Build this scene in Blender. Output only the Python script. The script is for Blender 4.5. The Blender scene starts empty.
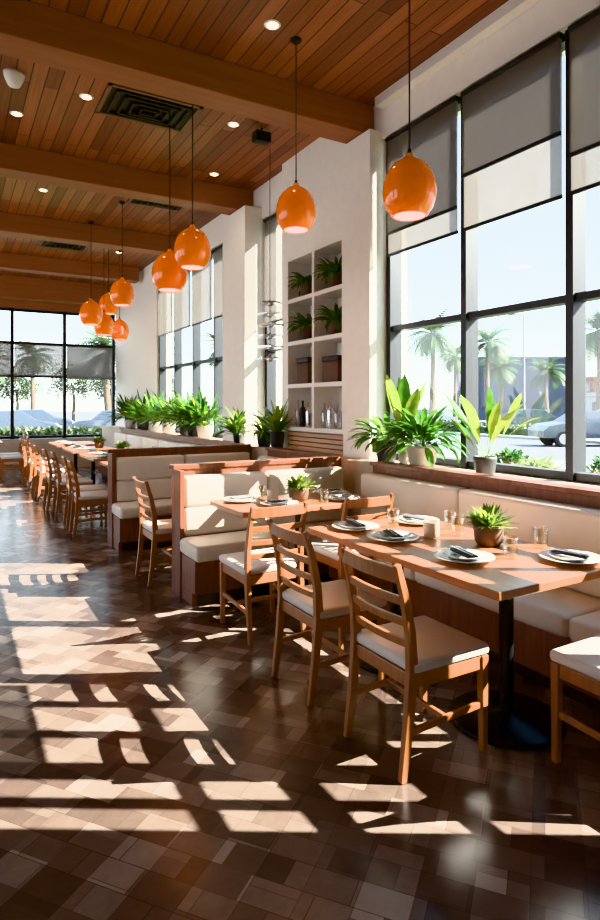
import bpy, bmesh, math, random
from mathutils import Vector, Matrix
random.seed(7)
S = bpy.context.scene
C = bpy.context.collection

# ---------------------------------------------------------------- materials
def new_mat(name):
    m = bpy.data.materials.new(name); m.use_nodes = True
    nt = m.node_tree
    return m, nt, nt.nodes.get('Principled BSDF')

def plain(name, col, rough=0.5, metal=0.0, emis=None, es=0.0, var=0.06, scale=12, coat=0.0, trans=0.0, spec=0.5):
    m, nt, b = new_mat(name)
    n = nt.nodes.new('ShaderNodeTexNoise'); n.inputs['Scale'].default_value = scale; n.inputs['Detail'].default_value = 4
    tc = nt.nodes.new('ShaderNodeTexCoord'); nt.links.new(tc.outputs['Object'], n.inputs['Vector'])
    r = nt.nodes.new('ShaderNodeValToRGB')
    r.color_ramp.elements[0].position = .3; r.color_ramp.elements[1].position = .7
    r.color_ramp.elements[0].color = tuple(c*(1-var*1.5) for c in col)+(1,)
    r.color_ramp.elements[1].color = tuple(min(1, c*(1+var)) for c in col)+(1,)
    nt.links.new(n.outputs['Fac'], r.inputs['Fac']); nt.links.new(r.outputs['Color'], b.inputs['Base Color'])
    b.inputs['Roughness'].default_value = rough; b.inputs['Metallic'].default_value = metal
    b.inputs['Specular IOR Level'].default_value = spec
    b.inputs['Coat Weight'].default_value = coat
    b.inputs['Transmission Weight'].default_value = trans
    if emis:
        b.inputs['Emission Color'].default_value = tuple(emis)+(1,); b.inputs['Emission Strength'].default_value = es
    return m

def wood(name, c1, c2, axis=0, rough=0.35, scale=1.0, coat=0.2):
    m, nt, b = new_mat(name)
    tc = nt.nodes.new('ShaderNodeTexCoord'); mp = nt.nodes.new('ShaderNodeMapping')
    sc = [22*scale]*3; sc[axis] = 1.6*scale
    mp.inputs['Scale'].default_value = sc
    n = nt.nodes.new('ShaderNodeTexNoise'); n.inputs['Scale'].default_value = 1.5; n.inputs['Detail'].default_value = 6; n.inputs['Distortion'].default_value = .6
    r = nt.nodes.new('ShaderNodeValToRGB')
    r.color_ramp.elements[0].position = .3; r.color_ramp.elements[1].position = .7
    r.color_ramp.elements[0].color = c1+(1,); r.color_ramp.elements[1].color = c2+(1,)
    L = nt.links.new
    L(tc.outputs['Object'], mp.inputs['Vector']); L(mp.outputs['Vector'], n.inputs['Vector'])
    L(n.outputs['Fac'], r.inputs['Fac']); L(r.outputs['Color'], b.inputs['Base Color'])
    b.inputs['Roughness'].default_value = rough; b.inputs['Coat Weight'].default_value = coat; b.inputs['Coat Roughness'].default_value = .25
    return m

def ceiling_mat():
    m, nt, b = new_mat('ceiling_planks'); L = nt.links.new
    tc = nt.nodes.new('ShaderNodeTexCoord'); mp = nt.nodes.new('ShaderNodeMapping')
    mp.inputs['Rotation'].default_value = (0, 0, math.radians(90))
    br = nt.nodes.new('ShaderNodeTexBrick')
    br.inputs['Scale'].default_value = 1; br.inputs['Brick Width'].default_value = 2.4; br.inputs['Row Height'].default_value = .125
    br.inputs['Mortar Size'].default_value = .006; br.inputs['Mortar Smooth'].default_value = .2
    br.inputs['Color1'].default_value = (.16, .046, .019, 1); br.inputs['Color2'].default_value = (.40, .145, .066, 1)
    br.inputs['Mortar'].default_value = (.03, .012, .006, 1)
    n = nt.nodes.new('ShaderNodeTexNoise'); mp2 = nt.nodes.new('ShaderNodeMapping'); mp2.inputs['Scale'].default_value = (30, 1.2, 1)
    n.inputs['Scale'].default_value = 1.5; n.inputs['Detail'].default_value = 6
    mx = nt.nodes.new('ShaderNodeMix'); mx.data_type = 'RGBA'; mx.blend_type = 'MULTIPLY'; mx.inputs['Factor'].default_value = .55
    rr = nt.nodes.new('ShaderNodeValToRGB'); rr.color_ramp.elements[0].position = .3; rr.color_ramp.elements[1].position = .65
    rr.color_ramp.elements[0].color = (.45, .4, .36, 1); rr.color_ramp.elements[1].color = (1, 1, 1, 1)
    L(tc.outputs['Object'], mp.inputs['Vector']); L(mp.outputs['Vector'], br.inputs['Vector'])
    L(tc.outputs['Object'], mp2.inputs['Vector']); L(mp2.outputs['Vector'], n.inputs['Vector']); L(n.outputs['Fac'], rr.inputs['Fac'])
    L(br.outputs['Color'], mx.inputs['A']); L(rr.outputs['Color'], mx.inputs['B']); L(mx.outputs['Result'], b.inputs['Base Color'])
    b.inputs['Roughness'].default_value = .4
    bp = nt.nodes.new('ShaderNodeBump'); bp.inputs['Strength'].default_value = .3; bp.inputs['Distance'].default_value = .01; bp.invert = True
    L(br.outputs['Fac'], bp.inputs['Height']); L(bp.outputs['Normal'], b.inputs['Normal'])
    return m

def floor_mat():
    m, nt, b = new_mat('floor_parquet_tiles'); L = nt.links.new
    tc = nt.nodes.new('ShaderNodeTexCoord')
    def brick(rot, w, h, off):
        mp = nt.nodes.new('ShaderNodeMapping'); mp.inputs['Rotation'].default_value = (0, 0, math.radians(rot)); mp.inputs['Location'].default_value = (off, off*.6, 0)
        br = nt.nodes.new('ShaderNodeTexBrick'); br.inputs['Scale'].default_value = 1
        br.inputs['Brick Width'].default_value = w; br.inputs['Row Height'].default_value = h
        br.inputs['Mortar Size'].default_value = .0016; br.inputs['Mortar Smooth'].default_value = .1
        br.inputs['Color1'].default_value = (0, 0, 0, 1); br.inputs['Color2'].default_value = (1, 1, 1, 1); br.inputs['Mortar'].default_value = (0, 0, 0, 1)
        L(tc.outputs['Object'], mp.inputs['Vector']); L(mp.outputs['Vector'], br.inputs['Vector'])
        return br
    b1 = brick(52, .22, .11, 0); b2 = brick(52+90, .33, .165, .07)
    mx = nt.nodes.new('ShaderNodeMix'); mx.data_type = 'RGBA'; mx.inputs['Factor'].default_value = .42
    L(b1.outputs['Color'], mx.inputs['A']); L(b2.outputs['Color'], mx.inputs['B'])
    n = nt.nodes.new('ShaderNodeTexNoise'); n.inputs['Scale'].default_value = 9; n.inputs['Detail'].default_value = 8; n.inputs['Roughness'].default_value = .7
    L(tc.outputs['Object'], n.inputs['Vector'])
    mx2 = nt.nodes.new('ShaderNodeMix'); mx2.data_type = 'RGBA'; mx2.inputs['Factor'].default_value = .25
    L(mx.outputs['Result'], mx2.inputs['A']); L(n.outputs['Fac'], mx2.inputs['B'])
    r = nt.nodes.new('ShaderNodeValToRGB'); e = r.color_ramp.elements
    e[0].position = .08; e[0].color = (.034, .023, .020, 1); e[1].position = .82; e[1].color = (.40, .33, .285, 1)
    x = e.new(.33); x.color = (.082, .058, .048, 1); x = e.new(.58); x.color = (.19, .145, .12, 1)
    L(mx2.outputs['Result'], r.inputs['Fac']); L(r.outputs['Color'], b.inputs['Base Color'])
    b.inputs['Roughness'].default_value = .22; b.inputs['Specular IOR Level'].default_value = .5
    bp = nt.nodes.new('ShaderNodeBump'); bp.inputs['Strength'].default_value = .12; bp.inputs['Distance'].default_value = .004
    L(mx2.outputs['Result'], bp.inputs['Height']); L(bp.outputs['Normal'], b.inputs['Normal'])
    return m

def glass_pane(name, tint=(.95, .98, .97), g=.05):
    m, nt, b = new_mat(name); L = nt.links.new
    out = nt.nodes['Material Output']; nt.nodes.remove(b)
    t = nt.nodes.new('ShaderNodeBsdfTransparent'); t.inputs['Color'].default_value = tint+(1,)
    gl = nt.nodes.new('ShaderNodeBsdfGlossy'); gl.inputs['Roughness'].default_value = .03
    mx = nt.nodes.new('ShaderNodeMixShader'); mx.inputs['Fac'].default_value = g
    L(t.outputs[0], mx.inputs[1]); L(gl.outputs[0], mx.inputs[2]); L(mx.outputs[0], out.inputs['Surface'])
    return m

def blind_mat(name, col, open_):
    m, nt, b = new_mat(name); L = nt.links.new
    out = nt.nodes['Material Output']
    b.inputs['Base Color'].default_value = col+(1,); b.inputs['Roughness'].default_value = .9
    t = nt.nodes.new('ShaderNodeBsdfTransparent')
    tr = nt.nodes.new('ShaderNodeBsdfTranslucent'); tr.inputs['Color'].default_value = col+(1,)
    m1 = nt.nodes.new('ShaderNodeMixShader'); m1.inputs['Fac'].default_value = .3
    m2 = nt.nodes.new('ShaderNodeMixShader')
    w = nt.nodes.new('ShaderNodeTexNoise'); w.inputs['Scale'].default_value = 3
    mr = nt.nodes.new('ShaderNodeMapRange'); mr.inputs['To Min'].default_value = open_*.9; mr.inputs['To Max'].default_value = open_*1.1
    L(w.outputs['Fac'], mr.inputs['Value']); L(mr.outputs['Result'], m2.inputs['Fac'])
    L(b.outputs[0], m1.inputs[1]); L(tr.outputs[0], m1.inputs[2])
    L(m1.outputs[0], m2.inputs[1]); L(t.outputs[0], m2.inputs[2]); L(m2.outputs[0], out.inputs['Surface'])
    return m

def leafmat(name, a, bcol, tf=.45):
    m, nt, b = new_mat(name); L = nt.links.new
    out = nt.nodes['Material Output']
    tc = nt.nodes.new('ShaderNodeTexCoord'); n = nt.nodes.new('ShaderNodeTexNoise'); n.inputs['Scale'].default_value = 14
    r = nt.nodes.new('ShaderNodeValToRGB'); r.color_ramp.elements[0].position = .3; r.color_ramp.elements[1].position = .7
    r.color_ramp.elements[0].color = a+(1,); r.color_ramp.elements[1].color = bcol+(1,)
    L(tc.outputs['Object'], n.inputs['Vector']); L(n.outputs['Fac'], r.inputs['Fac']); L(r.outputs['Color'], b.inputs['Base Color'])
    b.inputs['Roughness'].default_value = .45
    tr = nt.nodes.new('ShaderNodeBsdfTranslucent'); L(r.outputs['Color'], tr.inputs['Color'])
    mx = nt.nodes.new('ShaderNodeMixShader'); mx.inputs['Fac'].default_value = tf
    L(b.outputs[0], mx.inputs[1]); L(tr.outputs[0], mx.inputs[2]); L(mx.outputs[0], out.inputs['Surface'])
    return m

M = {}
M['ceil'] = ceiling_mat(); M['floor'] = floor_mat()
M['beam'] = wood('beam_wood', (.27, .100, .048), (.33, .135, .068), 0, .5, .6, 0)
M['wall'] = plain('wall_plaster', (.90, .87, .83), .85, var=.015)
M['walld'] = plain('wall_warm', (.62, .50, .40), .85, var=.03)
M['chairw'] = wood('chair_oak', (.30, .115, .042), (.42, .175, .07), 2, .34)
M['tablew'] = wood('table_wood', (.36, .145, .062), (.48, .215, .098), 1, .36, .8, .12)
M['boothw'] = wood('booth_wood', (.15, .052, .028), (.24, .09, .048), 2, .4)
M['slat'] = wood('slat_wood', (.45, .26, .15), (.58, .36, .22), 1, .5)
M['kick'] = plain('toe_kick', (.03, .022, .02), .5)
M['cream'] = plain('cream_leather', (.77, .70, .62), .48, var=.03, scale=5)
M['pad'] = plain('seat_pad', (.77, .73, .69), .55, var=.03, scale=6)
M['metal'] = plain('dark_frame', (.035, .038, .045), .45, .3, var=.02)
M['black'] = plain('black_iron', (.014, .014, .016), .38, .4)
M['orange'] = plain('orange_enamel', (.90, .19, .005), .18, coat=.6, var=.03, scale=3, emis=(1, .20, .005), es=.12)
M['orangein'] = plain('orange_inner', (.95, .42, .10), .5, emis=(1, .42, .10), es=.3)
M['bulb'] = plain('bulb_glow', (1, .8, .5), .5, emis=(1, .75, .42), es=5)
M['lamp'] = plain('downlight_glow', (1, .9, .7), .5, emis=(1, .8, .52), es=8)
M['white'] = plain('white_paint', (.87, .85, .82), .5, var=.01)
M['china'] = plain('white_china', (.85, .84, .82), .18, coat=.4, var=.01)
M['napkin'] = plain('napkin_dark', (.10, .10, .12), .8)
M['steel'] = plain('steel', (.8, .8, .82), .25, .9, var=.02)
M['glass'] = glass_pane('pane_glass')
M['tumbler'] = glass_pane('tumbler_glass', (.88, .91, .91), .2)
M['candle'] = plain('candle_glass', (.70, .58, .46), .3, emis=(1, .6, .3), es=.05)
M['potd'] = plain('pot_dark', (.04, .042, .048), .5)
M['potb'] = plain('pot_brown', (.11, .055, .035), .6)
M['potw'] = plain('pot_white', (.66, .61, .56), .6)
M['soil'] = plain('soil', (.03, .02, .012), .95)
M['leafA'] = leafmat('leaf_green', (.04, .12, .018), (.11, .25, .045))
M['leafB'] = leafmat('leaf_dark', (.025, .07, .016), (.06, .16, .035))
M['leafC'] = leafmat('leaf_yellow', (.17, .27, .04), (.34, .38, .08))
M['leafD'] = leafmat('leaf_sage', (.16, .20, .08), (.30, .34, .15))
M['far'] = leafmat('distant_foliage', (.04, .065, .03), (.085, .12, .055), .3)
M['trunk'] = plain('palm_trunk', (.13, .10, .075), .9, var=.3, scale=20)
M['blindD'] = blind_mat('blind_dark', (.25, .225, .21), .40)
M['blindM'] = blind_mat('blind_mid', (.30, .28, .265), .26)
M['blindL'] = blind_mat('blind_light', (.33, .305, .29), .26)
M['grass'] = plain('grass', (.08, .12, .035), .95, var=.5, scale=1.5)
M['asph'] = plain('asphalt', (.12, .125, .14), .9, var=.12, scale=2)
M['conc'] = plain('concrete', (.27, .27, .265), .9, var=.08, scale=2)
M['bldg'] = plain('building_blue_grey', (.045, .06, .10), .7)
M['bldg2'] = plain('building_white', (.36, .36, .36), .8)
M['bldg3'] = plain('building_brick', (.20, .09, .055), .8)
M['win'] = plain('building_glass', (.03, .045, .07), .3)
M['carw'] = plain('car_white', (.40, .42, .45), .2, coat=1)
M['carg'] = plain('car_grey', (.04, .055, .08), .25, coat=.6)
M['rubber'] = plain('rubber', (.015, .015, .015), .8)
M['ventb'] = plain('vent_black', (.025, .022, .02), .5, .3)
M['ventf'] = plain('vent_frame', (.20, .12, .08), .5, .1)

# ---------------------------------------------------------------- mesh builder
class MB:
    def __init__(s): s.v = []; s.f = []; s.mi = []; s.sm = []; s.mats = []
    def m(s, k):
        mt = M[k]
        if mt not in s.mats: s.mats.append(mt)
        return s.mats.index(mt)
    def add(s, vs, fs, k, smooth=False):
        o = len(s.v); s.v += [tuple(v) for v in vs]; i = s.m(k)
        for f in fs: s.f.append(tuple(o+a for a in f)); s.mi.append(i); s.sm.append(smooth)
        return s
    def box(s, x0, x1, y0, y1, z0, z1, k):
        vs = [(x0, y0, z0), (x1, y0, z0), (x1, y1, z0), (x0, y1, z0), (x0, y0, z1), (x1, y0, z1), (x1, y1, z1), (x0, y1, z1)]
        return s.add(vs, [(0, 3, 2, 1), (4, 5, 6, 7), (0, 1, 5, 4), (1, 2, 6, 5), (2, 3, 7, 6), (3, 0, 4, 7)], k)
    def rbox(s, x0, x1, y0, y1, z0, z1, k, r=.03, seg=3):
        bm = bmesh.new(); bmesh.ops.create_cube(bm, size=1)
        for v in bm.verts:
            v.co = Vector(((x0+x1)/2+v.co.x*(x1-x0), (y0+y1)/2+v.co.y*(y1-y0), (z0+z1)/2+v.co.z*(z1-z0)))
        bmesh.ops.bevel(bm, geom=bm.edges[:]+bm.verts[:], offset=r, segments=seg, profile=.5, affect='EDGES')
        bm.verts.index_update()
        s.add([v.co.copy() for v in bm.verts], [[v.index for v in f.verts] for f in bm.faces], k, True); bm.free()
        return s
    def stick(s, p0, p1, w0, h0, k, w1=None, h1=None, up=(0, 0, 1)):
        w1 = w0 if w1 is None else w1; h1 = h0 if h1 is None else h1
        p0 = Vector(p0); p1 = Vector(p1); d = (p1-p0).normalized(); u = Vector(up)
        if abs(d.dot(u)) > .95: u = Vector((1, 0, 0))
        a = d.cross(u).normalized(); b = a.cross(d).normalized()
        vs = []
        for p, w, h in ((p0, w0, h0), (p1, w1, h1)):
            for i, j in ((-1, -1), (1, -1), (1, 1), (-1, 1)): vs.append(p+a*i*w/2+b*j*h/2)
        return s.add(vs, [(3, 2, 1, 0), (4, 5, 6, 7), (0, 1, 5, 4), (1, 2, 6, 5), (2, 3, 7, 6), (3, 0, 4, 7)], k)
    def strip(s, pts, secs, k, side=(0, 1, 0)):
        n = len(pts); vs = []; fs = []
        sd = Vector(side)
        for i, p in enumerate(pts):
            p = Vector(p); d = (Vector(pts[min(i+1, n-1)])-Vector(pts[max(i-1, 0)])).normalized()
            t = d.cross(sd).normalized(); w, h = secs[i]
            for a, b in ((-1, -1), (1, -1), (1, 1), (-1, 1)): vs.append(p+sd*a*w/2+t*b*h/2)
        for i in range(n-1):
            for j in range(4):
                a = i*4+j; b = i*4+(j+1) % 4; fs.append((a, b, b+4, a+4))
        fs.append((3, 2, 1, 0)); fs.append(tuple((n-1)*4+j for j in range(4)))
        return s.add(vs, fs, k)
    def lathe(s, prof, k, c=(0, 0, 0), seg=28, smooth=True):
        vs = []; fs = []; n = len(prof)
        for r, z in prof:
            for j in range(seg):
                a = 2*math.pi*j/seg; vs.append((c[0]+r*math.cos(a), c[1]+r*math.sin(a), c[2]+z))
        for i in range(n-1):
            for j in range(seg):
                a = i*seg+j; b = i*seg+(j+1) % seg; fs.append((a, b, b+seg, a+seg))
        if prof[0][0] > 1e-4: fs.append(tuple(reversed(range(seg))))
        if prof[-1][0] > 1e-4: fs.append(tuple((n-1)*seg+j for j in range(seg)))
        return s.add(vs, fs, k, smooth)
    def shell(s, prof, k, c=(0, 0, 0), seg=28):
        vs = []; fs = []; n = len(prof)
        for r, z in prof:
            for j in range(seg):
                a = 2*math.pi*j/seg; vs.append((c[0]+r*math.cos(a), c[1]+r*math.sin(a), c[2]+z))
        for i in range(n-1):
            for j in range(seg):
                a = i*seg+j; b = i*seg+(j+1) % seg; fs.append((a, b, b+seg, a+seg))
        return s.add(vs, fs, k, True)
    def tube(s, pts, rads, k, seg=8):
        vs = []; fs = []; n = len(pts)
        for i, p in enumerate(pts):
            p = Vector(p); d = (Vector(pts[min(i+1, n-1)])-Vector(pts[max(i-1, 0)])).normalized()
            u = Vector((0, 0, 1)) if abs(d.z) < .9 else Vector((1, 0, 0))
            a = d.cross(u).normalized(); b = d.cross(a).normalized()
            for j in range(seg):
                t = 2*math.pi*j/seg; vs.append(p+(a*math.cos(t)+b*math.sin(t))*rads[i])
        for i in range(n-1):
            for j in range(seg):
                a = i*seg+j; b = i*seg+(j+1) % seg; fs.append((a, b, b+seg, a+seg))
        fs.append(tuple(range(seg))); fs.append(tuple((n-1)*seg+j for j in range(seg)))
        return s.add(vs, fs, k, True)
    def leaf(s, base, az, el, L, W, droop, k, seg=6, fold=.25, stem=0.0):
        p = Vector(base); vs = []; fs = []
        side = Vector((-math.sin(az), math.cos(az), 0))
        for i in range(seg+1):
            t = i/seg; e = el-droop*t
            d = Vector((math.cos(az)*math.cos(e), math.sin(az)*math.cos(e), math.sin(e)))
            nrm = d.cross(side)*-1
            tt = max(0, (t-stem)/(1-stem)) if stem < 1 else 0
            w = W*.5*(math.sin(math.pi*min(1, tt*.93+.05))**.8) if t >= stem else W*.03
            if i == seg: w = W*.01
            vs += [p-side*w+nrm*w*fold*-1, p.copy(), p+side*w+nrm*w*fold*-1]
            p = p+d*L/seg
        for i in range(seg):
            a = i*3; fs += [(a, a+1, a+4, a+3), (a+1, a+2, a+5, a+4)]
        return s.add(vs, fs, k, True)
    def mesh(s, name):
        me = bpy.data.meshes.new(name); me.from_pydata(s.v, [], s.f)
        for mt in s.mats: me.materials.append(mt)
        me.polygons.foreach_set('material_index', s.mi); me.polygons.foreach_set('use_smooth', s.sm)
        me.update(); return me
    def build(s, name, loc=(0, 0, 0), rz=0, bevel=0):
        return place(s.mesh(name), name, loc, rz, bevel)

def place(me, name, loc=(0, 0, 0), rz=0, bevel=0, scale=1):
    o = bpy.data.objects.new(name, me); o.location = loc; o.rotation_euler = (0, 0, rz); o.scale = (scale,)*3
    C.objects.link(o)
    if bevel:
        b = o.modifiers.new('bevel', 'BEVEL'); b.width = bevel; b.segments = 2; b.limit_method = 'ANGLE'; b.angle_limit = math.radians(50)
    return o

# ---------------------------------------------------------------- shell
XW = 3.6; ZC = 4.45; YF = 15.5; YB = -3.0; XL = -4.5
MB().box(XL-.2, XW+.3, YB-.2, YF+.3, -.12, 0, 'floor').build('floor')
MB().box(XL-.2, XW+.3, YB-.2, YF+.3, ZC, ZC+.15, 'ceil').build('ceiling')
w = MB()
w.box(3.27, 3.9, YB, 4.65, 0, 1.0, 'walld')
w.box(3.27, 3.9, 4.65, YF, 0, 1.0, 'walld')
w.box(XW, 3.9, YB, 5.1, 4.08, ZC, 'wall')
w.box(3.45, 3.9, 4.65, 5.1, 1.0, 4.145, 'wall')
w.box(3.5, 3.9, 5.105, 6.35, 3.27, ZC, 'wall')
w.box(3.8, 3.9, 5.1, 6.35, 1.0, 3.27, 'wall')
w.box(3.5, 3.9, 6.35, 6.5, 1.0, ZC, 'wall')
w.box(XW, 3.9, 6.5, 8.0, 4.0, ZC, 'wall')
w.box(3.35, 3.9, 7.25, 8.0, 1.0, 4.145, 'wall')
w.box(XW, 3.9, 8.0, 12.0, 4.0, ZC, 'wall')
w.box(XW, 3.9, 12.0, YF, 1.0, ZC, 'wall')
w.box(XW, 3.9, YB, .18, 1.0, 4.08, 'wall')  # unseen stretch, closed up to keep sun off the near floor
w.build('wall_right')
w = MB()
w.box(XL, XW, YF, YF+.3, 0, .72, 'walld'); w.box(XL, XW, YF, YF+.3, 3.78, ZC, 'beam')
w.box(XL, XL+.6, YF, YF+.3, .72, 3.78, 'wall')
w.build('wall_far')
w = MB(); w.box(XL-.2, XL, YB, YF+.3, 0, .9, 'wall'); w.box(XL-.2, XL, YB, YF+.3, 3.7, ZC, 'wall')
for y0_, y1_ in ((YB, 3.5), (5.0, 6.0), (8.6, 9.2), (11.2, 11.8), (14.6, 15.8)): w.box(XL-.2, XL, y0_, y1_, .9, 3.7, 'wall')  # unseen wall; the gaps between piers are added to let in fill light
w.build('wall_left')
MB().box(XL-.2, XW+.3, YB-.2, YB, 0, ZC, 'wall').build('wall_back')

def win_x(name, y0, y1, ys, z0, z1, zs, x0=3.66, x1=3.76, th=.06, shadow_bars=None):
    b = MB()
    for y in ys: b.box(x0-.02, x1+.02, y-th/2, y+th/2, z0, z1, 'metal')
    for z in zs: b.box(x0, x1, y0, y1, z-th*.45, z+th*.45, 'metal')
    if shadow_bars:
        my0, my1, mys, mzs = shadow_bars
        for y in mys: b.box(x0+.02, x1-.02, y-.022, y+.022, z0, z1, 'metal')
        for z in mzs: b.box(x0+.02, x1-.02, my0, my1, z-.022, z+.022, 'metal')
    b.box(x0+.045, x0+.05, y0, y1, z0, z1, 'glass')
    return b.build(name)
win_x('window_1', .19, 4.64, [4.61, 3.63, 2.65, 1.67, .69, .22], 1.003, 4.077, [1.035, 2.25, 4.05],
      shadow_bars=(.22, 1.67, [.455, 1.015, 1.34], [1.44, 1.85, 2.6]))  # added out-of-view bars that break the floor sun patch into a lattice
win_x('window_2', 6.51, 7.24, [6.54, 7.21], 1.003, 3.997, [1.035, 2.25, 3.97])
win_x('window_3', 8.01, 11.99, [8.04, 9.03, 10.02, 11.01, 11.96], 1.003, 3.997, [1.035, 2.25, 3.97])
b = MB()
for x in [3.56, 2.4, 1.25, .1, -1.05, -2.2, -3.35]: b.box(x-.035, x+.035, YF+.03, YF+.15, .723, 3.777, 'metal')
for z in [.76, 2.2, 2.97, 3.74]: b.box(-3.88, 3.59, YF+.05, YF+.13, z-.03, z+.03, 'metal')
b.box(-3.88, 3.59, YF+.085, YF+.09, .723, 3.777, 'glass'); b.build('window_4')

# roller blinds
def blind(y0, y1, zb, zt, k, x=3.585):
    b = MB(); b.box(x, x+.003, y0, y1, zb, zt, k)
    b.box(x-.006, x+.010, y0, y1, zb-.02, zb+.005, 'metal')
    b.lathe([(.022, 0), (.022, y1-y0)], 'metal', (0, 0, 0), 10)
    n = 20
    for i in range(len(b.v)-n, len(b.v)):
        vx, vy, vz = b.v[i]; b.v[i] = (x+vx, y0+vz, zt+vy-.022)
    return b.build('roller_blind')
cols = ['blindM', 'blindL', 'blindM', 'blindL']
ysA = [4.61, 3.63, 2.65, 1.67, .69]
for i in range(4):
    blind(ysA[i+1]+.035, ysA[i]-.035, 2.95, 4.06, cols[i], 3.612)
blind(2.685, 3.595, 3.38, 4.06, 'blindD', 3.595)
blind(3.665, 4.575, 3.15, 4.06, 'blindD', 3.595)
blind(1.705, 2.615, 3.2, 4.06, 'blindD', 3.595)
blind(6.56, 7.19, 2.6, 3.98, 'blindD', 3.61)
for a, c in ((8.07, 9.0), (9.06, 9.99), (10.05, 10.98), (11.04, 11.93)): blind(a, c, 2.9, 3.98, 'blindM', 3.61)
b = MB()
b.box(1.29, 2.36, YF-.01, YF-.006, 2.2, 2.95, 'blindD'); b.box(2.44, 3.52, YF-.01, YF-.006, 2.15, 2.93, 'blindM'); b.box(.14, 1.21, YF-.01, YF-.006, 2.2, 2.95, 'blindM')
b.box(.14, 3.52, YF-.02, YF+.004, 2.95, 3.0, 'metal')
b.build('roller_blind')

# beams
for y in (4.78, 7.5, 10.2, 12.9):
    MB().box(XL+.01, 3.49 if y > 12 else 3.59, y, y+.30, 4.16, ZC-.002, 'beam').build('ceiling_beam', bevel=.008)
MB().box(XL+.01, 3.59, YF-.36, YF-.01, 3.95, ZC-.002, 'beam').build('ceiling_beam', bevel=.008)
MB().box(3.50, 3.597, YB+.01, 4.64, 4.36, ZC-.002, 'white').build('trim_1')

# display shelf
b = MB(); y0, y1, z0, z1 = 5.11, 6.34, 1.22, 3.26; xa, xb = 3.47, 3.79; t = .045
b.box(xb-.015, xb, y0, y1, z0, z1, 'white')
for y in (y0, (y0+y1)/2-t/2, y1-t): b.box(xa, xb-.015, y, y+t, z0, z1, 'white')
nz = 4
for i in range(nz+1):
    z = z0+(z1-z0-t)*i/nz; b.box(xa+.002, xb-.015, y0, y1, z, z+t, 'white')
b.build('display_shelf')
b = MB()
for i in range(4): b.box(3.5, 3.56, 5.11, 6.34, 1.005+i*.052, 1.005+i*.052+.042, 'slat')
b.box(3.56, 3.79, 5.11, 6.34, 1.003, 1.215, 'boothw')
b.build('slatted_shelf_base')

# ---------------------------------------------------------------- banquettes
def wall_bench(y0, y1, name='banquette_bench'):
    b = MB()
    b.box(3.17, 3.262, y0, y1, 0, 1.03, 'boothw')
    b.box(3.14, 3.265, y0, y1, 1.0, 1.035, 'boothw')
    b.box(2.72, 3.17, y0, y1, .09, .35, 'boothw'); b.box(2.78, 3.17, y0, y1, 0, .09, 'kick')
    n = max(1, round((y1-y0)/1.15)); s = (y1-y0)/n
    for i in range(n):
        a = y0+i*s+.002; c = a+s-.004
        b.rbox(2.64, 3.12, a, c, .35, .47, 'cream', .03)
        b.rbox(3.03, 3.175, a, c, .47, .94, 'cream', .035)
    return b.build(name, bevel=.004)
def cross_bench(y0, x0, x1):
    b = MB(); yb = y0+.5
    b.box(x0, x1, yb, yb+.085, 0, 1.0, 'boothw'); b.box(x0-.015, x1, yb-.015, yb+.1, 1.0, 1.035, 'boothw')
    b.box(x0, x0+.035, yb-.13, yb, 0, 1.0, 'boothw')
    b.box(x0+.01, x1, y0+.06, yb, .1, .35, 'boothw'); b.box(x0+.05, x1, y0+.12, yb, 0, .1, 'kick')
    b.box(x0+.01, x0+.05, y0+.12, yb, 0, .1, 'boothw')
    n = 2; s = (x1-x0-.02)/n
    for i in range(n):
        a = x0+.04*(i == 0)+i*s+.002; c = x0+(i+1)*s-.004
        b.rbox(a if i else x0, c, y0, yb-.08, .35, .47, 'cream', .03)
        b.rbox(a, c, yb-.12, yb, .47, .70, 'cream', .03)
        b.rbox(a, c, yb-.12, yb, .70, .95, 'cream', .03)
    return b.build('banquette_booth', bevel=.004)
wall_bench(-1.5, 4.235)
cross_bench(4.24, 1.57, 3.165)
wall_bench(4.86, 6.245)
cross_bench(6.25, 1.5, 3.165)
wall_bench(6.87, 13.2)

# ---------------------------------------------------------------- chairs
def chair_mesh():
    b = MB(); k = 'chairw'
    for s in (-1, 1):
        y = .195*s
        b.strip([(-.255, y, 0), (-.225, y, .22), (-.205, y, .44), (-.215, y, .60), (-.245, y, .75), (-.285, y, .88)],
                [(.026, .03), (.03, .04), (.032, .046), (.03, .04), (.028, .034), (.026, .026)], k)
        b.stick((.20, y, 0), (.195, y, .425), .028, .028, k, .038, .038)
        b.stick((-.21, y, .395), (.2, y, .395), .022, .06, k)
        b.stick((-.235, y, .19), (.198, y, .21), .018, .028, k)
    b.stick((.196, -.2, .395), (.196, .2, .395), .022, .06, k); b.stick((-.205, -.2, .395), (-.205, .2, .395), .022, .06, k)
    b.stick((-.02, -.19, .2), (-.02, .19, .2), .018, .026, k)
    for z, h, x in ((.545, .035, -.208), (.635, .035, -.222), (.725, .038, -.24), (.835, .066, -.272)):
        pts = []; sec = []
        for i in range(7):
            t = i/6; y = -.195+.39*t; pts.append((x-.02*math.sin(math.pi*t), y, z))
        n = len(pts); vs = []; fs = []
        for p in pts:
            for dx, dz in ((-.009, -h/2), (.009, -h/2), (.005, h/2), (-.013, h/2)): vs.append((p[0]+dx, p[1], p[2]+dz))
        for i in range(n-1):
            for j in range(4):
                a = i*4+j; c = i*4+(j+1) % 4; fs.append((a, c, c+4, a+4))
        b.add(vs, fs, k)
    b.rbox(-.215, .225, -.215, .215, .425, .475, 'pad', .018)
    return b.mesh('dining_chair')
CH = chair_mesh()
def chair(x, y, deg): return place(CH, 'dining_chair', (x, y, 0.001), math.radians(deg), .004)
chair(1.83, 2.10, 0); chair(1.83, 2.82, 0)
chair(1.84, 3.73, 90); chair(2.56, 3.73, 90)
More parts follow.
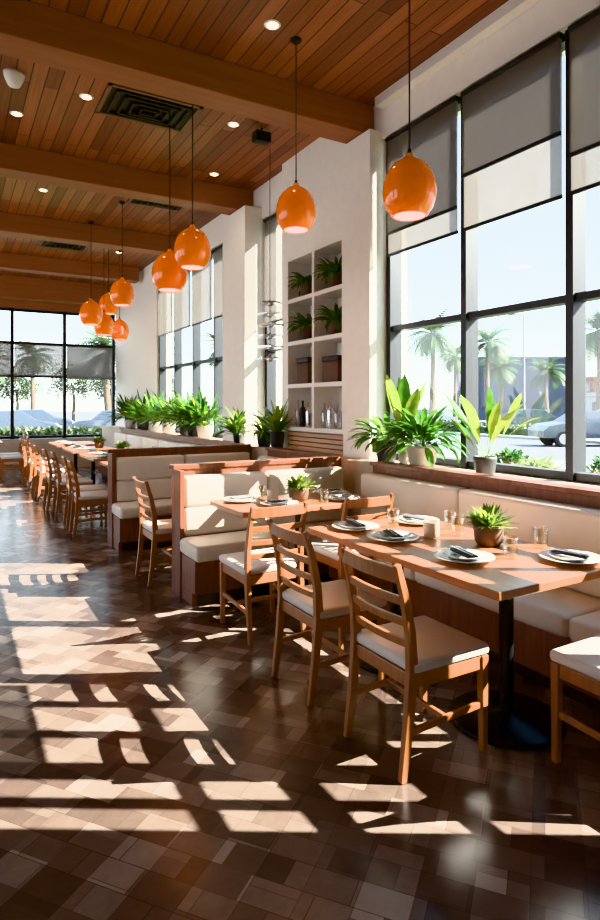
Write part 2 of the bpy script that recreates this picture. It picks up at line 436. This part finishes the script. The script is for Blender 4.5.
chair(2.43, 1.49, 90)
chair(1.70, 5.22, 0)
for y in (7.45, 8.05, 8.95, 9.55, 10.6, 11.2, 12.3, 12.9): chair(1.50+random.uniform(-.04, .04), y, random.uniform(-5, 5))
chair(1.12, 13.8, 180); chair(1.12, 14.5, 180)

# ---------------------------------------------------------------- tables
def table(x0, x1, y0, y1, peds, r=.27):
    b = MB()
    cx, cy = (x0+x1)/2, (y0+y1)/2
    b.box(x0-cx, x1-cx, y0-cy, y1-cy, .732, .77, 'tablew')
    for (px, py) in peds:
        px -= cx; py -= cy
        b.lathe([(r, 0), (r, .012), (r*.95, .022), (.06, .034), (.034, .05), (.034, .70), (.06, .715), (.14, .72), (.14, .731)], 'black', (px, py, 0), 36, True)
        b.box(px-.3, px+.3, py-.03, py+.03, .712, .731, 'black')
    return b.build('dining_table', (cx, cy, 0.001), 0, .005)
table(1.90, 2.74, 1.70, 3.19, [(2.33, 2.04), (2.33, 2.86)])
table(1.76, 2.95, 3.84, 4.46, [(2.35, 4.08)], .22)
table(1.95, 2.95, 5.05, 5.95, [(2.4, 5.5)], .25)
for y in (7.75, 9.25, 10.9, 12.6): table(1.72, 2.55, y-.55, y+.55, [(2.15, y)], .26)
table(.15, .93, 13.5, 14.8, [(.55, 14.15)], .26)

# ---------------------------------------------------------------- tableware
def plate_mesh():
    b = MB()
    b.lathe([(.001, 0), (.075, 0), (.08, .006), (.125, .016), (.145, .021), (.144, .024), (.12, .019), (.08, .011), (.001, .010)], 'china', seg=36)
    b.lathe([(.001, .011), (.06, .011), (.10, .028), (.098, .031), (.06, .017), (.001, .016)], 'china', seg=30)
    b.rbox(-.085, .085, -.03, .03, .0285, .040, 'napkin', .004, 2)
    b.stick((-.09, .008, .044), (.07, .008, .044), .007, .003, 'steel'); b.stick((.07, .008, .044), (.11, .008, .044), .016, .003, 'steel', .010)
    b.stick((-.09, -.012, .044), (.10, -.012, .044), .009, .003, 'steel')
    return b.mesh('dinner_plate')
PL = plate_mesh()
def glass_mesh():
    b = MB(); b.lathe([(.001, 0), (.028, 0), (.030, .004), (.035, .095), (.033, .095), (.028, .012), (.001, .011)], 'tumbler', seg=24); return b.mesh('drinking_glass')
GL = glass_mesh()
b = MB(); b.lathe([(.001, 0), (.036, 0), (.04, .01), (.04, .075), (.036, .08), (.034, .075), (.034, .03), (.001, .03)], 'candle', seg=24); CA = b.mesh('candle_holder')
def succulent_mesh(seed):
    random.seed(seed); b = MB()
    b.lathe([(.001, 0), (.04, 0), (.052, .02), (.058, .075), (.052, .08), (.05, .068), (.001, .066)], 'potb', seg=24)
    b.lathe([(.001, .064), (.05, .067)], 'soil', seg=16)
    for i in range(240):
        a = random.uniform(0, 6.28); e = random.uniform(.25, 1.5); rr = random.uniform(0, .04)
        b.leaf((rr*math.cos(a), rr*math.sin(a), .066), a, e, random.uniform(.055, .10), random.uniform(.010, .018), random.uniform(.2, .9), random.choice(['leafD', 'leafC', 'leafD', 'leafA']), 4)
    return b.mesh('potted_succulent')
SU = succulent_mesh(3)
ZT = .7715
def put(me, name, pts, sc=1):
    for p in pts: place(me, name, (p[0], p[1], ZT), math.radians(p[2] if len(p) > 2 else 0), 0, sc)
put(PL, 'dinner_plate', [(2.12, 3.0, 80), (2.13, 2.66, 70), (2.15, 2.14, 75), (2.58, 1.87, 100), (2.56, 2.96, 100), (1.95, 4.3, 10), (2.68, 3.99, 20), (2.13, 4.0, 0), (2.78, 4.3, 0), (2.15, 5.25, 0), (2.6, 5.7, 0)])
put(GL, 'drinking_glass', [(2.52, 2.56), (2.68, 2.12), (2.37, 2.05), (2.62, 2.72), (2.36, 2.94), (2.14, 4.33), (2.52, 4.28), (2.48, 3.92), (2.3, 5.7)], 1.12)
put(CA, 'candle_holder', [(2.36, 2.60), (2.18, 4.2)], 1.15)
put(SU, 'potted_succulent', [(2.49, 2.30), (2.35, 4.09), (2.4, 5.4), (2.25, 7.75), (2.25, 9.25), (2.25, 10.9)], 1.4)
for y in (7.75, 9.25, 10.9, 12.6): put(PL, 'dinner_plate', [(1.95, y-.3, 90), (1.95, y+.3, 90)])

# ---------------------------------------------------------------- pendants
def pendant(x, y, z, w=.32):
    s = w/.32; b = MB()
    out = [(.008, .212), (.020, .210), (.024, .196), (.034, .184), (.066, .168), (.104, .138), (.135, .092), (.154, .035), (.159, -.015), (.153, -.065), (.136, -.112), (.112, -.145), (.096, -.158)]
    b.shell([(r*s, zz*s) for r, zz in out], 'orange', seg=36)
    b.shell([(r*s*.96, zz*s*.985) for r, zz in reversed(out[3:])], 'orangein', seg=36)
    b.shell([(.096*s, -.158*s), (.0922*s, -.1556*s)], 'orange', seg=36)
    b.lathe([(.001, .06*s), (.02*s, .07*s), (.028*s, .04*s), (.028*s, .01*s), (.015*s, -.02*s), (.001, -.025*s)], 'bulb', seg=14)
    b.tube([(0, 0, .07*s), (0, 0, .235*s)], [.014, .012], 'black')
    top = ZC-z
    b.tube([(0, 0, .22*s), (0, 0, top-.01)], [.005, .005], 'black', 6)
    b.lathe([(.004, top-.045), (.03, top-.03), (.045, top-.012), (.045, top-.004)], 'black', seg=20)
    b.build('pendant_lamp', (x, y, z))
    l = bpy.data.lights.new('pendant_bulb', 'POINT'); l.energy = 3; l.color = (1, .7, .4); l.shadow_soft_size = .03
    o = bpy.data.objects.new('pendant_bulb', l); o.location = (x, y, z-.08*s); C.objects.link(o)
for p in [(2.42, 2.86, 2.83, .33), (2.40, 4.22, 3.08, .325), (1.93, 5.32, 2.95, .34), (1.87, 5.80, 2.82, .35),
          (2.15, 8.85, 3.13, .35), (1.95, 10.05, 2.98, .36), (2.50, 11.3, 3.35, .35), (2.30, 10.75, 2.90, .35), (2.78, 11.65, 2.93, .35)]:
    pendant(*p)

# ceiling fittings
def downlight(x, y, e=14):
    b = MB(); b.lathe([(.062, -.006), (.066, -.003), (.066, -.001)], 'white', seg=24); b.lathe([(.001, -.0075), (.045, -.0075)], 'lamp', seg=20)
    b.build('recessed_downlight', (x, y, ZC))
    l = bpy.data.lights.new('downlight_beam', 'SPOT'); l.energy = e; l.color = (1, .78, .5); l.spot_size = 2.0; l.spot_blend = .8; l.shadow_soft_size = .05
    o = bpy.data.objects.new('downlight_beam', l); o.location = (x, y, ZC-.02); C.objects.link(o)
for p in [(2.15, 4.15), (1.12, 6.0), (.58, 6.7), (2.56, 5.82), (2.9, 7.2), (1.1, 8.9), (2.5, 8.7), (1.5, 11.0), (2.8, 11.8), (1.3, 14.0), (2.7, 14.0)]: downlight(*p)
def vent(x0, x1, y0, y1):
    b = MB(); cx, cy = (x0+x1)/2, (y0+y1)/2; hx, hy = (x1-x0)/2, (y1-y0)/2
    for k, (i, z) in enumerate(((1, -.02), (.8, -.03), (.6, -.038), (.4, -.044), (.2, -.05))):
        a, c = hx*i, hy*i; t = .022; mt = 'ventf' if k == 0 else 'ventb'
        if k == 0: t = .035
        b.box(-a, a, -c, -c+t, z, -.001, mt); b.box(-a, a, c-t, c, z, -.001, mt)
        b.box(-a, -a+t, -c, c, z, -.001, mt); b.box(a-t, a, -c, c, z, -.001, mt)
    b.box(-hx, hx, -hy, hy, -.004, -.001, 'ventb')
    b.build('ceiling_air_vent', (cx, cy, ZC))
vent(1.25, 2.15, 5.62, 6.25); vent(2.2, 3.0, 8.3, 8.8); vent(1.4, 2.2, 11.4, 12.0)
b = MB(); b.lathe([(.001, -.12), (.05, -.11), (.07, -.07), (.085, -.03), (.09, -.001)], 'white', seg=24); b.build('smoke_detector', (.49, 5.9, ZC))
b = MB(); b.rbox(-.09, .09, -.06, .06, -.16, -.05, 'black', .015); b.tube([(0, 0, -.06), (0, 0, -.002)], [.012, .012], 'black'); b.build('ceiling_speaker', (2.85, 5.75, ZC))

# tiered silver hanging ornament
b = MB()
b.tube([(0, 0, 0), (0, 0, ZC-2.02-.002)], [.005, .005], 'steel', 8)
random.seed(4)
for i in range(6):
    z = .02+i*.125; a = i*.7; w_ = .17-.012*abs(i-2)
    b.add([(w_*math.cos(a+t), w_*math.sin(a+t), z+dz) for dz in (0, .018) for t in (0, 1.2, 2.4, 3.6, 4.9)],
          [(4, 3, 2, 1, 0), (5, 6, 7, 8, 9)]+[(j, (j+1) % 5, 5+(j+1) % 5, 5+j) for j in range(5)], 'steel')
    b.lathe([(.02, z-.03), (.035, z), (.012, z+.05)], 'steel', seg=12)
b.build('hanging_metal_sculpture', (3.14, 6.12, 2.02))

# ---------------------------------------------------------------- plants
def pot(b, r, h, k):
    b.lathe([(.001, 0), (r*.75, 0), (r*.8, .01), (r, h-.02), (r, h), (r*.9, h), (r*.88, h-.03), (.001, h-.03)], k, seg=26)
    b.lathe([(.001, h-.026), (r*.88, h-.028)], 'soil', seg=18)
def softmax(v, lim, m=.1):
    return v if v < lim-m else lim-m+m*(1-math.exp(-(v-(lim-m))/m))
def bushy(name, loc, seed, n=70, L=(.22, .42), W=(.05, .09), r=.12, h=.2, pk='potd', ks=('leafA', 'leafB'), el=(.3, 1.4), droop=(.6, 1.6), stem=.35, lim=3.585, ymax=None, ymin=None, zmax=None):
    random.seed(seed); b = MB(); pot(b, r, h, pk); n0 = len(b.v)
    for i in range(n):
        a = random.uniform(0, 6.28); rr = random.uniform(0, r*.5)
        b.leaf((rr*math.cos(a), rr*math.sin(a), h-.03), a+random.uniform(-.4, .4), random.uniform(*el), random.uniform(*L), random.uniform(*W), random.uniform(*droop), random.choice(ks), 7, .25, stem)
    for i in range(n0, len(b.v)):
        x, y, z = b.v[i]
        x = softmax(x, lim-loc[0]); z = max(z, .04) if zmax is None else max(.005, softmax(z, zmax-loc[2], .05))
        if ymax is not None: y = softmax(y, ymax-loc[1])
        if ymin is not None: y = -softmax(-y, loc[1]-ymin)
        b.v[i] = (x, y, z)
    return b.build(name, loc)
ZL = 1.0005
bushy('potted_peace_lily', (3.42, 4.36, ZL), 1, 110, (.25, .44), (.04, .065), .10, .2, 'potd', ('leafA', 'leafC', 'leafA'), droop=(.9, 1.9), ymax=4.63)
bushy('potted_peace_lily', (3.42, 3.88, ZL), 2, 150, (.28, .52), (.04, .07), .13, .18, 'potw', ('leafA', 'leafA', 'leafB'), droop=(.8, 1.9))
bushy('potted_banana_plant', (3.42, 4.12, ZL), 5, 9, (.52, .72), (.10, .13), .05, .16, 'potw', ('leafC', 'leafA'), el=(1.2, 1.5), droop=(.1, .5), stem=.3)
bushy('potted_bird_of_paradise', (3.43, 3.2, ZL), 12, 14, (.44, .72), (.07, .10), .085, .14, 'potd', ('leafC', 'leafA', 'leafC'), el=(.85, 1.5), droop=(.1, 1.0), stem=.4)
bushy('potted_fern', (3.40, 6.78, ZL), 8, 90, (.25, .42), (.03, .05), .1, .18, 'potd', ('leafA', 'leafB', 'leafC'), droop=(.8, 2.0), stem=.1, lim=3.49)
bushy('potted_dracaena', (3.38, 6.40, ZL), 9, 44, (.3, .54), (.05, .07), .09, .2, 'potd', ('leafA', 'leafC'), el=(.7, 1.5), droop=(.4, 1.3), stem=.1, lim=3.465)
bushy('potted_fern', (3.20, 7.16, ZL+.036), 10, 90, (.28, .48), (.03, .05), .055, .12, 'potd', ('leafA', 'leafC', 'leafB'), droop=(.6, 1.6), stem=.1, lim=3.345)
for i, (y, s) in enumerate(((8.9, 21), (9.35, 26), (9.75, 22), (10.7, 23), (11.5, 24), (12.4, 25), (13.4, 28))):
    bushy('potted_shrub', (3.43, y, ZL), s, 180, (.36, .74), (.035, .065), .13, .2, random.choice(['potd', 'potw']), ('leafA', 'leafB', 'leafA', 'leafB', 'leafC'), droop=(.2, 1.3))
# shelf contents
zc = [1.22+(3.26-1.22-.045)*i/4+.046 for i in range(4)]; ya, yb_ = 5.44, 6.03; xs = 3.60
for (y, z, sd) in ((ya, zc[3], 31), (yb_, zc[3], 32), (ya, zc[2], 33), (yb_, zc[2], 34)):
    bushy('potted_trailing_plant', (xs, y, z), sd, 90, (.18, .30), (.035, .055), .11, .17, 'potb', ('leafB', 'leafA', 'leafA'), el=(.2, 1.3), droop=(.6, 2.0), stem=.1, lim=3.77, ymax=y+.275, ymin=y-.275, zmax=z+.43)
for (y, z, wd, hh) in ((ya, zc[1], .30, .28), (yb_, zc[1], .26, .30)):
    b = MB(); b.rbox(-.09, .09, -wd/2, wd/2, 0, hh*.8, 'potb', .008); b.rbox(-.095, .095, -wd/2-.005, wd/2+.005, hh*.8, hh, 'kick', .008)
    b.build('storage_box', (xs, y, z))
for y in (5.25, 5.38, 5.52, 5.64, 5.86, 5.98, 6.12, 6.22):
    b = MB(); hh = random.uniform(.24, .33)
    b.lathe([(.001, 0), (.036, 0), (.038, .01), (.038, hh*.6), (.03, hh*.7), (.013, hh*.78), (.013, hh), (.001, hh)], random.choice(['potd', 'tumbler', 'steel', 'tumbler']), seg=16)
    b.build('glass_bottle', (xs-.03, y, zc[0]))

# ---------------------------------------------------------------- outside
MB().box(3.95, 160, -60, 160, -.25, -.14, 'asph').build('parking_lot_ground')
MB().box(-60, 3.9, 15.9, 160, -.25, -.14, 'asph').build('parking_lot_ground')
MB().box(4.0, 13, -10, 20, -.139, -.06, 'grass').build('lawn')
MB().box(-20, 3.9, 17.5, 21.9, -.139, -.06, 'grass').build('lawn')
MB().box(13.01, 15, -10, 28, -.139, -.05, 'conc').build('sidewalk')
MB().box(24, 24.9, 0, 36, -.139, -.02, 'conc').build('sidewalk')
def shrub(name, x, y, r, k, n=160, sd=0, zb=-.058, el=1.5):
    random.seed(sd+int(x*10+y*7)); b = MB()
    b.tube([(0, 0, 0), (0, 0, r*.7)], [.03, .02], 'trunk', 6)
    for i in range(n):
        a = random.uniform(0, 6.28); e = random.uniform(-.1, 1.5); q = r*random.uniform(.5, .95)
        p = (q*math.cos(a)*math.cos(e), q*math.sin(a)*math.cos(e), r*.1+q*abs(math.sin(e)))
        b.leaf(p, a+random.uniform(-1, 1), random.uniform(0, 1.2), r*.4, r*.2, .4, k, 2)
    b.v = [(vx, vy, max(vz, .002)) for vx, vy, vz in b.v]
    return b.build(name, (x, y, zb))
for (x, y, r, k) in ((7.2, 5.0, .4, 'leafC'), (8.2, 4.6, .4, 'leafC'), (6.6, 3.4, .35, 'leafC'), (9.5, 7.5, .5, 'leafD'), (10.5, 6.6, .45, 'leafD'), (8.5, 8.2, .45, 'leafB'), (11, 9.5, .5, 'leafB'), (11.5, 5.0, .5, 'leafC'), (6.0, 6.2, .3, 'leafB'), (11.8, 7.6, .5, 'leafB')):
    shrub('garden_shrub', x, y, r, k, 260)
def hedge(x0, x1, y0, y1, h, k='leafB', n=900, sd=1):
    random.seed(sd); b = MB(); b.box(x0+.15, x1-.15, y0+.15, y1-.15, -.13, h-.15, k)
    for i in range(n):
        p = [random.uniform(x0, x1), random.uniform(y0, y1), random.uniform(0, h)]
        f = random.choice((0, 1, 2, 2))
        if f == 0: p[0] = random.choice((x0+.1, x1-.1))
        elif f == 1: p[1] = random.choice((y0+.1, y1-.1))
        else: p[2] = h-.1
        b.leaf(p, random.uniform(0, 6.28), random.uniform(-.3, 1.4), .28, .16, .4, k, 2)
    b.build('hedge')
hedge(25.1, 26, 18, 34, .45, 'far', 1500, 2)
hedge(-4, 8, 22.3, 23.1, .62, 'far', 2500, 3)
def palm_mesh(seed, h):
    random.seed(seed); b = MB()
    pts = [(.25*math.sin(i*.25), .12*math.sin(i*.3), h*i/10) for i in range(11)]
    b.tube(pts, [.24-.011*i for i in range(11)], 'trunk', 10)
    top = Vector(pts[-1])
    for i in range(34):
        az = i*2.4+random.uniform(-.2, .2); el = random.uniform(-.5, 1.3); L = random.uniform(1.9, 2.5); dr = random.uniform(1.0, 1.7)
        p = top.copy(); n = 12; side = Vector((-math.sin(az), math.cos(az), 0)); pr = []
        for j in range(n+1):
            e = el-dr*j/n; d = Vector((math.cos(az)*math.cos(e), math.sin(az)*math.cos(e), math.sin(e)))
            pr.append((p.copy(), d)); p = p+d*L/n
        b.tube([q for q, _ in pr], [.03-.002*j for j in range(n+1)], 'far', 4)
        for j in range(2, n+1):
            q, d = pr[j]; ll = .75*math.sin(math.pi*(j/n*.85+.12))
            for sg in (-1, 1):
                tip = q+side*sg*ll*.8+d*ll*.45-Vector((0, 0, .25*ll)); o = d*.09
                b.add([q-o, q+o, tip], [(0, 1, 2)], random.choice(['far', 'far', 'leafB']))
    return b.mesh('palm_tree')
P1 = palm_mesh(1, 6.3); P2 = palm_mesh(2, 4.6)
for i, (x, y, s, me) in enumerate(((27.5, 30.3, 1.0, P1), (34.7, 31.9, 1.0, P1), (47, 36.4, 1.0, P2), (33.5, 22.5, .95, P1), (44, 39.5, 1.1, P2), (42, 43, 1.0, P1), (20, 36, .8, P1), (9.0, 40, 1.1, P2), (5, 46, .8, P1), (2, 50, 1.0, P2), (30, 45, 1.0, P2), (15, 50, 1, P1), (22, 52, 1.1, P1))):
    place(me, 'palm_tree', (x, y, -.14), i*1.3, 0, s)
def tree(x, y, h, sd, k='leafB'):
    random.seed(sd); b = MB(); b.tube([(0, 0, 0), (.1, 0, h*.35), (0, .1, h*.6)], [.16, .12, .08], 'trunk', 8)
    for i in range(2600):
        a = random.uniform(0, 6.28); e = math.asin(random.uniform(-.85, 1)); q = random.uniform(.45, 1)*h*.38*(1+.22*math.sin(3*a+sd)*math.cos(4*e))
        b.leaf((q*math.cos(a)*math.cos(e), q*math.sin(a)*math.cos(e), h*.64+q*math.sin(e)*.8), random.uniform(0, 6.28), random.uniform(-.5, 1.2), .22, .15, .5, k, 2)
    b.build('shade_tree', (x, y, -.14))
for i, (x, y, h) in enumerate(((1, 56, 5.6), (5, 58, 5.0), (9, 54, 5.6), (13, 58, 5.2), (17, 56, 5.4), (61, 36, 5.5), (54, 22, 4), (64, 34, 5), (22, 42, 4.0), (27, 50, 4.2), (31, 41, 3.6))): tree(x, y, h, 50+i, 'far')
def building(name, x, y, wx, wy, h, k, floors, rz=0):
    b = MB(); b.box(-wx/2, wx/2, -wy/2, wy/2, 0, h, k)
    b.box(-wx/2-.2, wx/2+.2, -wy/2-.2, wy/2+.2, h, h+.3, k)
    fh = h/floors
    for f in range(floors):
        z = f*fh+fh*.35
        n = max(3, int(wx/2.2))
        for i in range(n):
            a = -wx/2+wx*(i+.2)/n; b.box(a, a+wx/n*.6, -wy/2-.05, -wy/2, z, z+fh*.45, 'win')
        n = max(3, int(wy/2.2))
        for i in range(n):
            a = -wy/2+wy*(i+.2)/n; b.box(-wx/2-.05, -wx/2, a, a+wy/n*.6, z, z+fh*.45, 'win')
    b.build(name, (x, y, -.14), rz)
building('office_building', 56, 49, 10, 9, 6.6, 'bldg', 2, math.radians(-30))
building('office_building', 68, 44, 8, 8, 4.6, 'bldg3', 2, math.radians(-30))
building('retail_building', 49, 29, 6, 10, 2.4, 'bldg2', 1, math.radians(-20))
def car_mesh(k):
    b = MB()
    prof = [(-2.1, .35), (-2.15, .75), (-1.9, .9), (-1.3, .95), (-.75, 1.38), (.45, 1.42), (1.1, .98), (1.9, .85), (2.15, .65), (2.15, .35)]
    n = len(prof); vs = []; ins = [.0, .0, .02, .03, .17, .17, .03, .02, 0, 0]
    for sg in (-1, 1):
        for (x, z), q in zip(prof, ins): vs.append((x, sg*(.86-q), z))
    fs = [tuple(range(n)), tuple(reversed(range(n, 2*n)))]
    for i in range(n):
        j = (i+1) % n; fs.append((i, i+n, j+n, j))
    b.add(vs, fs, k)
    for sg in (-1, 1):
        w1 = [(-1.15, .97), (-.72, 1.32), (-.15, 1.34), (-.15, .97)]; w2 = [(-.08, .97), (-.08, 1.34), (.42, 1.35), (.95, .99)]
        for wv in (w1, w2):
            b.add([(x, sg*(.86-.03-(z-.97)*.33+.012), z) for x, z in wv], [(0, 1, 2, 3)], 'win')
        for x in (-1.3, 1.35):
            vs = []; m_ = 18
            for yy in (sg*.66, sg*.88):
                for t in range(m_): vs.append((x+.32*math.cos(t*6.283/m_), yy, .32+.32*math.sin(t*6.283/m_)))
            b.add(vs, [tuple(range(m_)), tuple(range(m_, 2*m_))]+[(t, (t+1) % m_, m_+(t+1) % m_, m_+t) for t in range(m_)], 'rubber')
            vs = [(x+.2*math.cos(t*6.283/m_), sg*.885, .32+.2*math.sin(t*6.283/m_)) for t in range(m_)]
            b.add(vs, [tuple(range(m_))], 'steel')
    b.add([(1.08, -.66, 1.0), (1.08, .66, 1.0), (.5, .6, 1.40), (.5, -.6, 1.40)], [(0, 1, 2, 3)], 'win')
    return b.mesh('parked_car')
CW = car_mesh('carw'); CG = car_mesh('carg')
for (x, y, d, me) in ((29.5, 16, 150, CG), (32, 20.5, 150, CW), (30.5, 25, 150, CG), (30, 34, 150, CW), (21, 31, 140, CG), (2.2, 30, 5, CG), (7.3, 31, -10, CG), (12.3, 30, 0, CW), (4.0, 37, 0, CG), (35, 13, 150, CW), (22.5, 15.5, 150, CG), (22.8, 11.5, 150, CW)):
    place(me, 'parked_car', (x, y, -.139), math.radians(d), .03)
def lamp(x, y, h):
    b = MB(); b.tube([(0, 0, 0), (0, 0, h)], [.09, .05], 'metal', 8); b.stick((0, 0, h), (-1.0, .2, h+.1), .07, .07, 'metal'); b.rbox(-1.5, -.9, .0, .35, h+.02, h+.16, 'metal', .03)
    b.build('street_lamp', (x, y, -.14))
lamp(34.3, 28.5, 7.8); lamp(40, 20, 7.8)

# ---------------------------------------------------------------- light
wd = bpy.data.worlds.new('World'); S.world = wd; wd.use_nodes = True; nt = wd.node_tree; L = nt.links.new
bg = nt.nodes['Background']; tc = nt.nodes.new('ShaderNodeTexCoord'); sp = nt.nodes.new('ShaderNodeSeparateXYZ'); r = nt.nodes.new('ShaderNodeValToRGB')
L(tc.outputs['Generated'], sp.inputs[0]); L(sp.outputs['Z'], r.inputs['Fac']); L(r.outputs['Color'], bg.inputs['Color'])
e = r.color_ramp.elements; e[0].position = 0; e[0].color = (1, .97, .93, 1); e[1].position = .8; e[1].color = (.42, .66, 1, 1)
x = e.new(.12); x.color = (.86, .93, 1, 1)
bg.inputs['Strength'].default_value = 3.6
sl = bpy.data.lights.new('sun', 'SUN'); sl.energy = 46; sl.angle = math.radians(.3); sl.color = (1, .92, .82)
so = bpy.data.objects.new('sun', sl); so.rotation_euler = Vector((-1, .6, -.90)).to_track_quat('-Z', 'Y').to_euler(); so.location = (20, -12, 20); C.objects.link(so)

# ---------------------------------------------------------------- camera
cd = bpy.data.cameras.new('camera'); cam = bpy.data.objects.new('camera', cd); C.objects.link(cam)
cd.sensor_fit = 'HORIZONTAL'; cd.sensor_width = 36; cd.lens = 36*606/600; cd.shift_y = -55/600; cd.clip_end = 400
cam.location = (0, 0, 1.52); cam.rotation_euler = (math.radians(90), 0, math.radians(-30))
S.camera = cam
try: S.view_settings.view_transform = 'Khronos PBR Neutral'
except Exception: S.view_settings.view_transform = 'Standard'
S.view_settings.look = 'None'
S.view_settings.exposure = .35
